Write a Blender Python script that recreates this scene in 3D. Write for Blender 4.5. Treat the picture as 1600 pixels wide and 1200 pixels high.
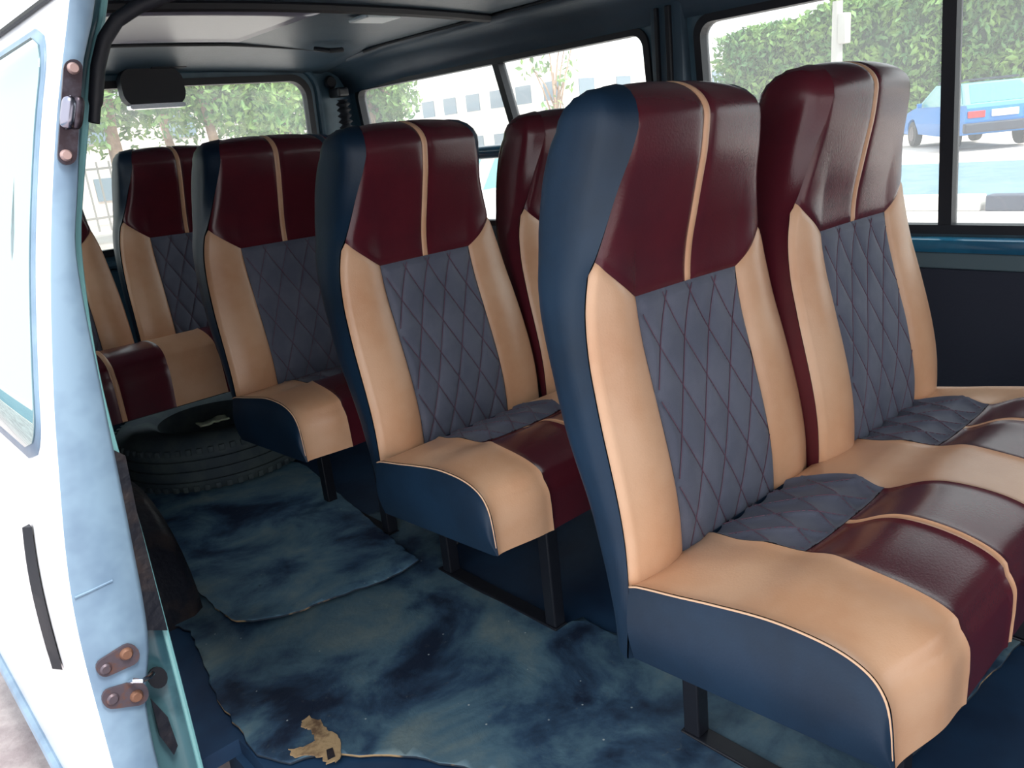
import bpy, bmesh, math, random
from mathutils import Vector, Matrix, noise
random.seed(7)
S = bpy.context.scene
for o in list(bpy.data.objects): bpy.data.objects.remove(o)

# ---------------------------------------------------------------- camera
def look(yaw, p, r):
    f = Vector((math.sin(yaw)*math.cos(p), math.cos(yaw)*math.cos(p), math.sin(p)))
    rt = f.cross(Vector((0, 0, 1))).normalized(); up = rt.cross(f)
    c, s = math.cos(r), math.sin(r)
    return c*rt+s*up, -s*rt+c*up, f
CAM = Vector((-0.9501, -0.584, 0.9269))
rt, up, fw = look(0.7137, -0.3009, -0.1059)
cd = bpy.data.cameras.new('camera'); cam = bpy.data.objects.new('camera', cd)
S.collection.objects.link(cam)
M = Matrix((rt, up, -fw)).transposed().to_4x4(); M.translation = CAM
cam.matrix_world = M
cd.sensor_width = 36; cd.lens = 36*1259.6/1600; cd.clip_start = 0.02; cd.clip_end = 300
S.camera = cam

# ---------------------------------------------------------------- world, sun, exposure
w = bpy.data.worlds.new('sky'); S.world = w; w.use_nodes = True
nt = w.node_tree; nt.nodes.clear()
bg = nt.nodes.new('ShaderNodeBackground'); wo = nt.nodes.new('ShaderNodeOutputWorld')
tc = nt.nodes.new('ShaderNodeTexCoord'); sx = nt.nodes.new('ShaderNodeSeparateXYZ'); cr = nt.nodes.new('ShaderNodeValToRGB')
cr.color_ramp.elements[0].position = 0.45; cr.color_ramp.elements[0].color = (0.97, 0.98, 1.0, 1)
cr.color_ramp.elements[1].position = 1.0; cr.color_ramp.elements[1].color = (0.80, 0.92, 1.0, 1)
nt.links.new(tc.outputs['Generated'], sx.inputs[0]); nt.links.new(sx.outputs['Z'], cr.inputs[0])
nt.links.new(cr.outputs[0], bg.inputs[0]); bg.inputs[1].default_value = 1.6
nt.links.new(bg.outputs[0], wo.inputs[0])
sl = bpy.data.lights.new('sun', 'SUN'); sl.energy = 5.0; sl.angle = math.radians(20); sl.color = (1.0, 0.96, 0.9)
so = bpy.data.objects.new('sun', sl); S.collection.objects.link(so)
so.rotation_euler = Vector((-0.10, 0.60, -1.0)).to_track_quat('-Z', 'Y').to_euler()
S.view_settings.view_transform = 'Standard'; S.view_settings.look = 'None'
S.view_settings.exposure = 0.5; S.view_settings.gamma = 1; S.view_settings.use_curve_mapping = False

# ---------------------------------------------------------------- materials
def srgb(r, g, b):
    def f(c):
        c /= 255.0
        return c/12.92 if c <= 0.04045 else ((c+0.055)/1.055)**2.4
    return (f(r), f(g), f(b), 1)
def mat(name, col, rough=0.5, metal=0.0, bump=0.0, bscale=200.0, col2=None, nscale=8.0, lo=0.4, hi=0.6, spec=0.5, detail=4.0, coat=0.0, coords='Object', sheen=0.0, strength_dist=0.002):
    m = bpy.data.materials.new(name); m.use_nodes = True
    n = m.node_tree; b = n.nodes['Principled BSDF']
    b.inputs['Base Color'].default_value = col; b.inputs['Roughness'].default_value = rough
    b.inputs['Metallic'].default_value = metal; b.inputs['Specular IOR Level'].default_value = spec
    b.inputs['Coat Weight'].default_value = coat; b.inputs['Coat Roughness'].default_value = 0.25
    b.inputs['Sheen Weight'].default_value = sheen
    t = n.nodes.new('ShaderNodeTexCoord')
    if col2 is not None:
        no = n.nodes.new('ShaderNodeTexNoise'); no.inputs['Scale'].default_value = nscale; no.inputs['Detail'].default_value = detail
        no.inputs['Roughness'].default_value = 0.62
        r = n.nodes.new('ShaderNodeValToRGB'); r.color_ramp.elements[0].position = lo; r.color_ramp.elements[1].position = hi
        r.color_ramp.elements[0].color = col; r.color_ramp.elements[1].color = col2
        n.links.new(t.outputs[coords], no.inputs['Vector']); n.links.new(no.outputs['Fac'], r.inputs[0]); n.links.new(r.outputs[0], b.inputs['Base Color'])
    if bump:
        nb = n.nodes.new('ShaderNodeTexNoise'); nb.inputs['Scale'].default_value = bscale; nb.inputs['Detail'].default_value = 3
        bp = n.nodes.new('ShaderNodeBump'); bp.inputs['Strength'].default_value = bump; bp.inputs['Distance'].default_value = strength_dist
        n.links.new(t.outputs[coords], nb.inputs['Vector']); n.links.new(nb.outputs['Fac'], bp.inputs['Height']); n.links.new(bp.outputs[0], b.inputs['Normal'])
    return m
cream = mat('cream_leather', srgb(220, 176, 142), 0.33, bump=0.25, bscale=350, col2=srgb(210, 160, 124), nscale=5, strength_dist=0.001)
maroon = mat('maroon_leather', srgb(88, 30, 40), 0.26, bump=0.2, bscale=350, col2=srgb(78, 28, 38), nscale=6, strength_dist=0.001)
navy = mat('navy_leather', srgb(20, 45, 68), 0.5, bump=0.2, bscale=300, col2=srgb(16, 37, 57), spec=0.4, nscale=5, strength_dist=0.001)
quilt = mat('quilted_suede', srgb(94, 98, 114), 0.72, bump=0.35, bscale=900, col2=srgb(82, 87, 104), nscale=9, sheen=0.1, strength_dist=0.001)
thread = mat('rose_thread', srgb(104, 70, 88), 0.7)
creamthread = mat('cream_thread', srgb(226, 184, 150), 0.6)
black_steel = mat('black_steel', srgb(26, 28, 36), 0.4, bump=0.2, bscale=60)
rubber = mat('black_rubber', srgb(24, 26, 34), 0.55, bump=0.2, bscale=80)
tyre_rubber = mat('tyre_rubber', srgb(62, 74, 82), 0.7, bump=0.5, bscale=60, col2=srgb(80, 92, 94), nscale=12)
vinyl = mat('dark_headliner', srgb(66, 84, 98), 0.42, bump=0.25, bscale=120, col2=srgb(56, 74, 88), nscale=3)
panel_reflect = mat('roof_panel_reflection', srgb(120, 118, 136), 0.3, bump=0.1, bscale=40)  # lighter grey stands for window light mirrored in the ceiling
wallpaint = mat('teal_wall_paint', srgb(76, 104, 120), 0.38, bump=0.15, bscale=60, col2=srgb(60, 86, 100), nscale=5)
sillblue = mat('blue_sill_paint', srgb(40, 108, 140), 0.22, coat=0.5, col2=srgb(34, 92, 124), nscale=6)
greytrim = mat('grey_sill_trim', srgb(84, 104, 112), 0.5, bump=0.2, bscale=80)
darkpanel = mat('dark_side_card', srgb(34, 40, 56), 0.7, bump=0.3, bscale=150)
white = mat('white_body_paint', srgb(240, 241, 244), 0.22, coat=0.6, col2=srgb(232, 234, 240), nscale=3)
jambpaint = mat('pale_blue_jamb_paint', srgb(128, 154, 176), 0.4, coat=0.15, bump=0.1, bscale=30, col2=srgb(106, 130, 154), nscale=7, lo=0.42, hi=0.62)
tealpaint = mat('teal_jamb_paint', srgb(88, 128, 138), 0.3, coat=0.4, col2=srgb(52, 88, 100), nscale=9, lo=0.42, hi=0.62)
trimteal = mat('mint_edge_trim', srgb(140, 200, 204), 0.3, coat=0.3)
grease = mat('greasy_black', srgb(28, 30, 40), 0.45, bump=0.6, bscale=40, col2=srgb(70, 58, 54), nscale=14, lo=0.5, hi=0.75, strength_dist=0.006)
rust = mat('rusty_steel', srgb(92, 82, 90), 0.5, metal=0.5, bump=0.4, bscale=60, col2=srgb(112, 80, 70), nscale=90, lo=0.5, hi=0.72)
darkmetal = mat('tarnished_steel', srgb(84, 80, 90), 0.35, metal=0.8, bump=0.2, bscale=60, col2=srgb(64, 54, 60), nscale=30)
chrome = mat('bright_steel', srgb(220, 224, 232), 0.18, metal=1.0)
bolt = mat('worn_bolt', srgb(178, 150, 146), 0.4, metal=0.5)
rustbolt = mat('rusty_bolt', srgb(128, 92, 74), 0.6, metal=0.4, bump=0.4, bscale=120)
tan = mat('torn_tan_backing', srgb(176, 146, 108), 0.9, bump=0.8, bscale=80, col2=srgb(110, 84, 62), nscale=26, lo=0.5, hi=0.66)
floormetal = mat('navy_floor_sheet', srgb(26, 44, 70), 0.5, bump=0.3, bscale=30, col2=srgb(34, 62, 92), nscale=4)
pale = mat('pale_cloth', srgb(186, 196, 170), 0.8, bump=0.4, bscale=60)

def mat_floor(name, seed, k=1.0):
    m = bpy.data.materials.new(name); m.use_nodes = True; n = m.node_tree; b = n.nodes['Principled BSDF']
    t = n.nodes.new('ShaderNodeTexCoord'); mp = n.nodes.new('ShaderNodeMapping'); mp.inputs['Location'].default_value = (seed, seed*2, 0)
    n.links.new(t.outputs['Object'], mp.inputs[0])
    def nz(sc, det, ro=0.6):
        k = n.nodes.new('ShaderNodeTexNoise'); k.inputs['Scale'].default_value = sc; k.inputs['Detail'].default_value = det; k.inputs['Roughness'].default_value = ro
        k.inputs['Distortion'].default_value = 0.4
        n.links.new(mp.outputs[0], k.inputs['Vector']); return k
    a = nz(4.5, 8, 0.62); r = n.nodes.new('ShaderNodeValToRGB'); e = r.color_ramp.elements
    e[0].position = 0.38; e[0].color = srgb(28*k, 40*k, 60*k); e[1].position = 0.68; e[1].color = srgb(112*k, 128*k, 130*k)
    x = e.new(0.46); x.color = srgb(50*k, 74*k, 98*k); x = e.new(0.55); x.color = srgb(80*k, 108*k, 124*k)
    n.links.new(a.outputs['Fac'], r.inputs[0])
    c = nz(60, 6, 0.7); r2 = n.nodes.new('ShaderNodeValToRGB'); r2.color_ramp.elements[0].position = 0.62; r2.color_ramp.elements[1].position = 0.76
    r2.color_ramp.elements[0].color = (0, 0, 0, 1); r2.color_ramp.elements[1].color = (0.6, 0.6, 0.6, 1)
    n.links.new(c.outputs['Fac'], r2.inputs[0])
    mx = n.nodes.new('ShaderNodeMix'); mx.data_type = 'RGBA'
    n.links.new(r2.outputs[0], mx.inputs['Factor']); n.links.new(r.outputs[0], mx.inputs['A']); mx.inputs['B'].default_value = srgb(112, 116, 108)
    # small pale crumbs
    v = n.nodes.new('ShaderNodeTexVoronoi'); v.inputs['Scale'].default_value = 22; n.links.new(mp.outputs[0], v.inputs['Vector'])
    r3 = n.nodes.new('ShaderNodeValToRGB'); r3.color_ramp.elements[0].position = 0.03; r3.color_ramp.elements[1].position = 0.045
    r3.color_ramp.elements[0].color = (1, 1, 1, 1); r3.color_ramp.elements[1].color = (0, 0, 0, 1); n.links.new(v.outputs['Distance'], r3.inputs[0])
    mx2 = n.nodes.new('ShaderNodeMix'); mx2.data_type = 'RGBA'; n.links.new(r3.outputs[0], mx2.inputs['Factor']); n.links.new(mx.outputs['Result'], mx2.inputs['A']); mx2.inputs['B'].default_value = srgb(170, 176, 176)
    n.links.new(mx2.outputs['Result'], b.inputs['Base Color'])
    b.inputs['Roughness'].default_value = 0.5; b.inputs['Specular IOR Level'].default_value = 0.4
    d = nz(14, 8); bp = n.nodes.new('ShaderNodeBump'); bp.inputs['Strength'].default_value = 0.6; bp.inputs['Distance'].default_value = 0.006
    n.links.new(d.outputs['Fac'], bp.inputs['Height']); n.links.new(bp.outputs[0], b.inputs['Normal'])
    return m
rim_m = mat('frayed_mat_edge', srgb(40, 52, 66), 0.9, col2=srgb(176, 146, 108), nscale=9, lo=0.52, hi=0.6)
floor_mat_a = mat_floor('stained_blue_vinyl', 3.1); floor_mat_b = mat_floor('stained_teal_vinyl', 11.7, 1.25)

def glass_mat(name, tint=(0.93, 0.97, 0.97, 1), dust_haze=0.04):
    m = bpy.data.materials.new(name); m.use_nodes = True; n = m.node_tree; n.nodes.clear()
    o = n.nodes.new('ShaderNodeOutputMaterial'); t = n.nodes.new('ShaderNodeBsdfTransparent'); t.inputs[0].default_value = tint
    g = n.nodes.new('ShaderNodeBsdfGlossy'); g.inputs['Roughness'].default_value = 0.02
    lw = n.nodes.new('ShaderNodeLayerWeight'); lw.inputs[0].default_value = 0.5
    pw = n.nodes.new('ShaderNodeMath'); pw.operation = 'POWER'; pw.inputs[1].default_value = 5.0; n.links.new(lw.outputs['Facing'], pw.inputs[0])
    fr = n.nodes.new('ShaderNodeMath'); fr.operation = 'MULTIPLY_ADD'; fr.inputs[1].default_value = 0.9; fr.inputs[2].default_value = 0.03; n.links.new(pw.outputs[0], fr.inputs[0])
    a = n.nodes.new('ShaderNodeMixShader'); n.links.new(fr.outputs[0], a.inputs[0]); n.links.new(t.outputs[0], a.inputs[1]); n.links.new(g.outputs[0], a.inputs[2])
    d = n.nodes.new('ShaderNodeBsdfTranslucent'); d.inputs[0].default_value = (0.9, 0.93, 0.95, 1)
    b = n.nodes.new('ShaderNodeMixShader'); b.inputs[0].default_value = dust_haze  # pale veil mixed into the glass: dust plus haze brightening the outside view
    n.links.new(a.outputs[0], b.inputs[1]); n.links.new(d.outputs[0], b.inputs[2]); n.links.new(b.outputs[0], o.inputs[0])
    return m
glass = glass_mat('window_glass', dust_haze=0.08)
tintglass = mat('dark_mirror_glass', srgb(176, 200, 200), 0.03, metal=0.85)
carglass = mat('car_window_glass', srgb(70, 150, 150), 0.06, coat=1.0)
ground_m = mat('dusty_ground', srgb(196, 180, 172), 0.9, bump=0.6, bscale=6, col2=srgb(214, 202, 196), nscale=1.5, strength_dist=0.02)
pave_m = mat('pinkish_pavement', srgb(150, 138, 140), 0.85, bump=0.6, bscale=30, col2=srgb(176, 166, 166), nscale=7, strength_dist=0.01)
road_m = mat('pale_asphalt', srgb(92, 120, 136), 0.8, bump=0.4, bscale=20, col2=srgb(104, 130, 144), nscale=2)
concrete = mat('white_kerb_paint', srgb(220, 216, 208), 0.8, bump=0.3, bscale=20)
kerbblack = mat('black_kerb_paint', srgb(52, 58, 78), 0.7, bump=0.3, bscale=20)
leaf_m = mat('leaf_green', srgb(84, 124, 60), 0.55, col2=srgb(130, 158, 84), nscale=3, coords='Object')
leaf_m2 = mat('hedge_green', srgb(70, 116, 62), 0.55, col2=srgb(126, 160, 78), nscale=1.2, coords='Object')
bark_m = mat('bark', srgb(146, 116, 96), 0.9, bump=0.8, bscale=12, col2=srgb(176, 146, 122), nscale=4, strength_dist=0.02)
build_m = mat('cream_render', srgb(246, 240, 232), 0.85, bump=0.2, bscale=10)
build_m2 = mat('pink_render', srgb(232, 216, 208), 0.85, bump=0.2, bscale=10)
shutter_m = mat('building_window', srgb(120, 136, 148), 0.3)
fence_m = mat('grey_fence_metal', srgb(150, 146, 142), 0.5)
polem = mat('pole_concrete', srgb(190, 184, 178), 0.8)
carblue = mat('car_blue_paint', srgb(0, 112, 186), 0.45, coat=0.15)
carteal = mat('car_teal_paint', srgb(110, 176, 184), 0.25, coat=0.8)
carwhite = mat('car_white_paint', srgb(220, 222, 224), 0.25, coat=0.8)
cardark = mat('car_dark_plastic', srgb(44, 50, 66), 0.5)
redlight = mat('red_tail_light', srgb(190, 30, 40), 0.2, coat=0.6)
plate_m = mat('number_plate', srgb(236, 236, 230), 0.4)

# ---------------------------------------------------------------- helpers
C = S.collection
def tag(o, label=None, cat=None, group=None, kind=None):
    if label: o['label'] = label
    if cat: o['category'] = cat
    if group: o['group'] = group
    if kind: o['kind'] = kind
    return o
def empty(name, loc=(0, 0, 0), rz=0):
    o = bpy.data.objects.new(name, None); C.objects.link(o); o.location = loc; o.rotation_euler = (0, 0, rz); o.empty_display_size = 0.05
    return o
def obj(name, verts, faces, m, parent=None, smooth=True, mats=None, fm=None):
    me = bpy.data.meshes.new(name); me.from_pydata([tuple(v) for v in verts], [], faces); me.update()
    for mm in (mats or [m]): me.materials.append(mm)
    if fm:
        for p, i in zip(me.polygons, fm): p.material_index = i
    if smooth:
        for p in me.polygons: p.use_smooth = True
    o = bpy.data.objects.new(name, me); C.objects.link(o)
    if parent: o.parent = parent
    return o
def fixn(o):
    bm = bmesh.new(); bm.from_mesh(o.data); bmesh.ops.recalc_face_normals(bm, faces=bm.faces); bm.to_mesh(o.data); bm.free(); return o
class MB:
    def __init__(s): s.v = []; s.f = []; s.m = []
    def add(s, vs, fs, mi=0):
        k = len(s.v); s.v += [Vector(v) for v in vs]; s.f += [tuple(i+k for i in f) for f in fs]; s.m += [mi]*len(fs); return s
    def box(s, x0, x1, y0, y1, z0, z1, bev=0.0, mi=0, mtx=None):
        if x0 > x1: x0, x1 = x1, x0
        if y0 > y1: y0, y1 = y1, y0
        if z0 > z1: z0, z1 = z1, z0
        bm = bmesh.new(); bmesh.ops.create_cube(bm, size=1)
        for v in bm.verts: v.co = Vector(((x0+x1)/2+v.co.x*(x1-x0), (y0+y1)/2+v.co.y*(y1-y0), (z0+z1)/2+v.co.z*(z1-z0)))
        if bev: bmesh.ops.bevel(bm, geom=bm.edges[:], offset=bev, segments=2, affect='EDGES', profile=0.5)
        if mtx:
            for v in bm.verts: v.co = mtx @ v.co
        bm.verts.index_update()
        s.add([v.co.copy() for v in bm.verts], [[v.index for v in f.verts] for f in bm.faces], mi); bm.free(); return s
    def tube(s, pts, r, n=10, mi=0, closed=False, cap=True):
        pts = [Vector(p) for p in pts]; N = len(pts); rings = []
        prev = None
        for i, p in enumerate(pts):
            if closed: t = (pts[(i+1) % N]-pts[i-1]).normalized()
            else: t = (pts[min(i+1, N-1)]-pts[max(i-1, 0)]).normalized()
            a = prev if prev is not None else (Vector((0, 0, 1)) if abs(t.z) < 0.9 else Vector((1, 0, 0)))
            u = (a - t*a.dot(t)).normalized(); v = t.cross(u); prev = u
            rr = r(i/(N-1)) if callable(r) else r
            rings.append([p+rr*(math.cos(2*math.pi*k/n)*u+math.sin(2*math.pi*k/n)*v) for k in range(n)])
        vs = [q for R in rings for q in R]; fs = []
        for i in range(N if closed else N-1):
            j = (i+1) % N
            for k in range(n): fs.append((i*n+k, i*n+(k+1) % n, j*n+(k+1) % n, j*n+k))
        if cap and not closed: fs.append(tuple(range(n))[::-1]); fs.append(tuple((N-1)*n+k for k in range(n)))
        return s.add(vs, fs, mi)
    def lathe(s, prof, n=32, mtx=None, mi=0):
        vs = []; fs = []
        for (r, z) in prof:
            for k in range(n):
                a = 2*math.pi*k/n; vs.append(Vector((r*math.cos(a), r*math.sin(a), z)))
        for i in range(len(prof)-1):
            for k in range(n): fs.append((i*n+k, i*n+(k+1) % n, (i+1)*n+(k+1) % n, (i+1)*n+k))
        if prof[0][0] > 1e-6: fs.append(tuple(range(n))[::-1])
        if prof[-1][0] > 1e-6: fs.append(tuple((len(prof)-1)*n+k for k in range(n)))
        if mtx: vs = [mtx @ v for v in vs]
        return s.add(vs, fs, mi)
    def prism(s, outline, offs, mi=0):
        """closed 3D outline extruded by vector offs"""
        n = len(outline); o = Vector(offs); vs = [Vector(p) for p in outline]+[Vector(p)+o for p in outline]
        fs = [tuple(range(n))[::-1], tuple(range(n, 2*n))]+[(i, (i+1) % n, n+(i+1) % n, n+i) for i in range(n)]
        return s.add(vs, fs, mi)
    def build(s, name, m, parent=None, smooth=False, mats=None):
        o = obj(name, s.v, s.f, m, parent, smooth, mats, s.m if mats else None); fixn(o)
        if smooth:
            for e in o.data.edges: pass
            md = o.modifiers.new('es', 'EDGE_SPLIT'); md.split_angle = math.radians(40)
        return o
def lerp(a, b, t): return a+(b-a)*t
def tab(T, x):
    if x <= T[0][0]: return T[0][1]
    for i in range(len(T)-1):
        if x <= T[i+1][0]:
            t = (x-T[i][0])/(T[i+1][0]-T[i][0])
            # Catmull-Rom
            p1, p2 = T[i][1], T[i+1][1]; h = T[i+1][0]-T[i][0]
            m1 = (p2-T[i-1][1])/(T[i+1][0]-T[i-1][0])*h if i > 0 else (p2-p1)
            m2 = (T[i+2][1]-p1)/(T[i+2][0]-T[i][0])*h if i+2 < len(T) else (p2-p1)
            return (2*t**3-3*t*t+1)*p1+(t**3-2*t*t+t)*m1+(-2*t**3+3*t*t)*p2+(t**3-t*t)*m2
    return T[-1][1]
def grid_patch(F, nu, nv, groove=(1, 1, 1, 1), gd=0.0035, gw=0.005, disp=None):
    """F(s,t)->Vector ; groove on sides (s0,s1,t0,t1); disp(s,t,P)->inward displacement"""
    P = [[F(i/nu, j/nv) for j in range(nv+1)] for i in range(nu+1)]
    out = []
    mi, mj = nu//2, nv//2
    for i in range(nu+1):
        for j in range(nv+1):
            a = P[min(i+1, nu)][j]-P[max(i-1, 0)][j]; b = P[i][min(j+1, nv)]-P[i][max(j-1, 0)]
            n = a.cross(b)
            n = n.normalized() if n.length > 1e-12 else Vector((0, 0, 0))
            ds = []
            if groove[0]: ds.append((P[i][j]-P[0][j]).length)
            if groove[1]: ds.append((P[i][j]-P[nu][j]).length)
            if groove[2]: ds.append((P[i][j]-P[i][0]).length)
            if groove[3]: ds.append((P[i][j]-P[i][nv]).length)
            g = gd*math.exp(-min(ds)/gw) if ds else 0
            if disp: g += disp(i/nu, j/nv, P[i][j], min(ds) if ds else 1)
            out.append(P[i][j]-n*g)
    fs = [(i*(nv+1)+j, (i+1)*(nv+1)+j, (i+1)*(nv+1)+j+1, i*(nv+1)+j+1) for i in range(nu) for j in range(nv)]
    return out, fs
def quilt_disp(fx, fz):
    def f(s, t, P, d):
        x, z = fx(P), fz(P)
        a = (x/0.06+z/0.118); b = (x/0.06-z/0.118)
        da = abs(a-round(a)); db = abs(b-round(b))
        m = min(da, db)*0.053
        edge = min(1.0, d/0.012)
        return -0.0045*edge*(1-math.exp(-m/0.008))+0.0015*math.exp(-(m/0.0016)**2)
    return f

# ---------------------------------------------------------------- seats
YF = [(.25, .000), (.36, -.005), (.416, -.003), (.456, .002), (.496, .010), (.536, .020), (.576, .031), (.616, .042), (.656, .053), (.696, .061), (.736, .066), (.776, .066), (.816, .061), (.856, .055), (.896, .048), (.936, .044), (.99, .042)]
YB = [(.25, .046), (.313, .052), (.392, .068), (.468, .089), (.543, .119), (.626, .146), (.683, .165), (.747, .183), (.80, .192), (.843, .192), (.882, .187), (.92, .176), (.949, .158), (.985, .138)]
ZT, ZG, ZC, ZJ = .985, .722, .777, .355
WT = [(.25, .233), (.416, .233), (.54, .231), (.62, .226), (.70, .216), (.74, .207), (.777, .195), (.82, .186), (.86, .180), (.90, .175), (.94, .171), (.99, .168)]
def gw_(z): return lerp(.1235, .1205, (z-.36)/.36)
def section(z, cap=0.0):
    """front y, back y, half width at height z ; cap 0..1 closes the top"""
    return tab(YF, z), tab(YB, z), tab(WT, z)
RT = .05
def sm(t): t = min(max(t, 0), 1); return t*t*(3-2*t)
def bp(a, zz, side=0):
    """a in [-1,1] across the front face. zz = path parameter in z units, beyond ZT-RT rolls over the top ridge"""
    z = zz; h = 1.0
    if zz > ZT-RT:
        th = min((zz-(ZT-RT))/RT, 1.0)*math.pi/2
        z = ZT-RT+RT*math.sin(th); h = max(math.cos(th), 0.0)
    yf, yb, W = section(min(z, .965))
    if h < 1:
        zc = ZT-RT; yf0, yb0, _ = section(zc); drift = (z-zc)*-0.1
        ym = (yf0+yb0)/2+drift; hf = (yb0-yf0)/2
        yf = ym-hf*h; yb = ym+hf*h; W = tab(WT, zc)-.034*(1-h)
    g = gw_(z)
    Wf = W-.030*min(max((z-.765)/.17, 0), 1)
    if abs(a) <= .6: x = a/.6*g
    else: x = math.copysign(g+(abs(a)-.6)/.4*(Wf-g), a)
    r = (.010+.026*sm((z-.74)/.14))*max(h, .02)
    e = abs(x)-(W-r)
    y = yf
    if e > 0: y = yf+r*(1-math.sqrt(max(0, 1-(e/r)**2)))*(1.0)
    # bolster swell / hollow centre
    if abs(a) > .6:
        q = (abs(a)-.6)/.4; y -= .010*math.sin(math.pi*min(q*1.1, 1))*h*sm((.86-z)/.20)
    else: y += .004*math.cos(a/.6*math.pi/2)*h*sm((.80-z)/.14)
    if z > .70: y -= .009*(1-(x/W)**2)*sm((z-.70)/.20)*h
    if zz > .88: z -= .010*abs(x/max(W, .05))**3*min(1, (zz-.88)/.09)
    return Vector((x, y, z)), yf, yb, W, r, h
def zs(a): return ZG if abs(a) <= .6 else lerp(ZG, ZC, (abs(a)-.6)/.4)
def bside(sgn, q, zz):
    """q 0..1 from front seam round the side to the back centre line"""
    P, yf, yb, W, r, h = bp(sgn*1.0, zz)
    rb = .04*h; y0 = P.y; L1 = max(yb-rb-y0, 1e-4); L2 = rb*math.pi/2; L3 = max(W-rb, 1e-4); L = L1+L2+L3; s = q*L
    z = P.z; x0 = abs(P.x); ins = max(W-x0, 0)
    if s <= L1:
        k = s/L1; t = min(k/.30, 1); x = x0+ins*math.sin(t*math.pi/2)+.004*math.sin(math.pi*k)*h; y = y0+s
    elif s <= L1+L2:
        an = (s-L1)/max(rb, 1e-6); x = W-rb+rb*math.cos(an); y = yb-rb+rb*math.sin(an)
    else:
        x = W-rb-(s-L1-L2); y = yb+.006*h*(1-((x)/W)**2)-.006*h*(1-((W-rb)/W)**2)
    return Vector((sgn*x, y, z))
def mk(name, parts, m):
    vs = []; fs = []
    for v, f in parts:
        k = len(vs); vs += v; fs += [tuple(i+k for i in q) for q in f]
    me = bpy.data.meshes.new(name); me.from_pydata([tuple(v) for v in vs], [], fs)
    me.materials.append(m)
    for p in me.polygons: p.use_smooth = True
    return me
ZB = .262
def seamtube(pts, r, n=6):
    b = MB(); b.tube(pts, r, n); return b.v, b.f
BK = {}
def build_back_meshes():
    top = ZT
    def front(a0, a1, lo, hi):
        return lambda s, t: bp(lerp(a0, a1, s), lerp(lo(lerp(a0, a1, s)), hi(lerp(a0, a1, s)), t))[0]
    st = .034
    hp = [grid_patch(front(-1, -st, zs, lambda a: top), 34, 44, (0, 1, 1, 0), gd=.003), grid_patch(front(st, 1, zs, lambda a: top), 34, 44, (1, 0, 1, 0), gd=.003)]
    BK['head'] = mk('headrest_panel', hp, maroon)
    BK['stripe'] = mk('headrest_stripe', [grid_patch(front(-st, st, zs, lambda a: top), 6, 60, (1, 1, 1, 0), gd=.003, gw=.002)], cream)
    lo = lambda a: ZJ-.02
    BK['bolL'] = mk('side_bolster', [grid_patch(front(-1, -.6, lo, zs), 18, 60, (0, 1, 0, 1))], cream)
    BK['bolR'] = mk('side_bolster', [grid_patch(front(.6, 1, lo, zs), 18, 60, (1, 0, 0, 1))], cream)
    BK['quilt'] = mk('quilted_panel', [grid_patch(front(-.6, .6, lo, lambda a: ZG), 84, 130, (1, 1, 0, 1), disp=quilt_disp(lambda P: P.x, lambda P: P.z))], quilt)
    # stitched diamond lines on the quilting
    parts = []
    qd = quilt_disp(lambda P: P.x, lambda P: P.z)
    for sg in (1, -1):
        for k in range(-9, 10):
            pts = []
            def flush():
                if len(pts) > 2: parts.append(seamtube(list(pts), .0007, 4))
                pts.clear()
            N = 70
            for i in range(N+1):
                z = lerp(ZJ, ZG-.004, i/N)
                # x/0.06 + sg*z/0.118 = k'  -> all families
                x = (k - sg*(z/0.118-round(.5*(ZJ+ZG)/0.118)))*0.06
                g = gw_(z)
                if abs(x) < g-.004:
                    P = bp(x/g*.6, z)[0]; pts.append(P+Vector((0, -.0006+.0002, 0)))
                else: flush()
            flush()
    BK['thread'] = mk('stitching', parts, thread)
    sh = []
    for sg in (-1, 1):
        sh.append(grid_patch(lambda s, t, sg=sg: bside(sg, s, lerp(ZB, top, t)), 30, 70, (1, 0, 0, 0), gd=.003))
    # bottom closure
    loop = [bp(lerp(-1, 1, i/20), ZB)[0] for i in range(21)]+[bside(1, i/20, ZB) for i in range(1, 21)]+[bside(-1, 1-i/20, ZB) for i in range(1, 20)]
    sh.append((loop, [tuple(range(len(loop)))]))
    sh.append(grid_patch(front(-1, 1, lambda a: ZB, lambda a: ZJ-.02), 20, 6, (0, 0, 0, 0)))
    BK['navy'] = mk('backrest', sh, navy); 
    m2 = BK['navy'].copy(); m2.materials.clear(); m2.materials.append(maroon); BK['maroon'] = m2
    # piping between side and front
    pp = [seamtube([bp(sg, lerp(ZJ-.01, top-.012, i/60))[0]+Vector((sg*.0005, 0, 0)) for i in range(61)], .0022, 6) for sg in (-1, 1)]
    BK['piping'] = mk('edge_piping', pp, creamthread)
    for k, me in BK.items():
        bm = bmesh.new(); bm.from_mesh(me); bmesh.ops.recalc_face_normals(bm, faces=bm.faces); bm.to_mesh(me); bm.free()
build_back_meshes()
def ch(name, me, parent):
    o = bpy.data.objects.new(name, me); C.objects.link(o); o.parent = parent; return o
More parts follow.
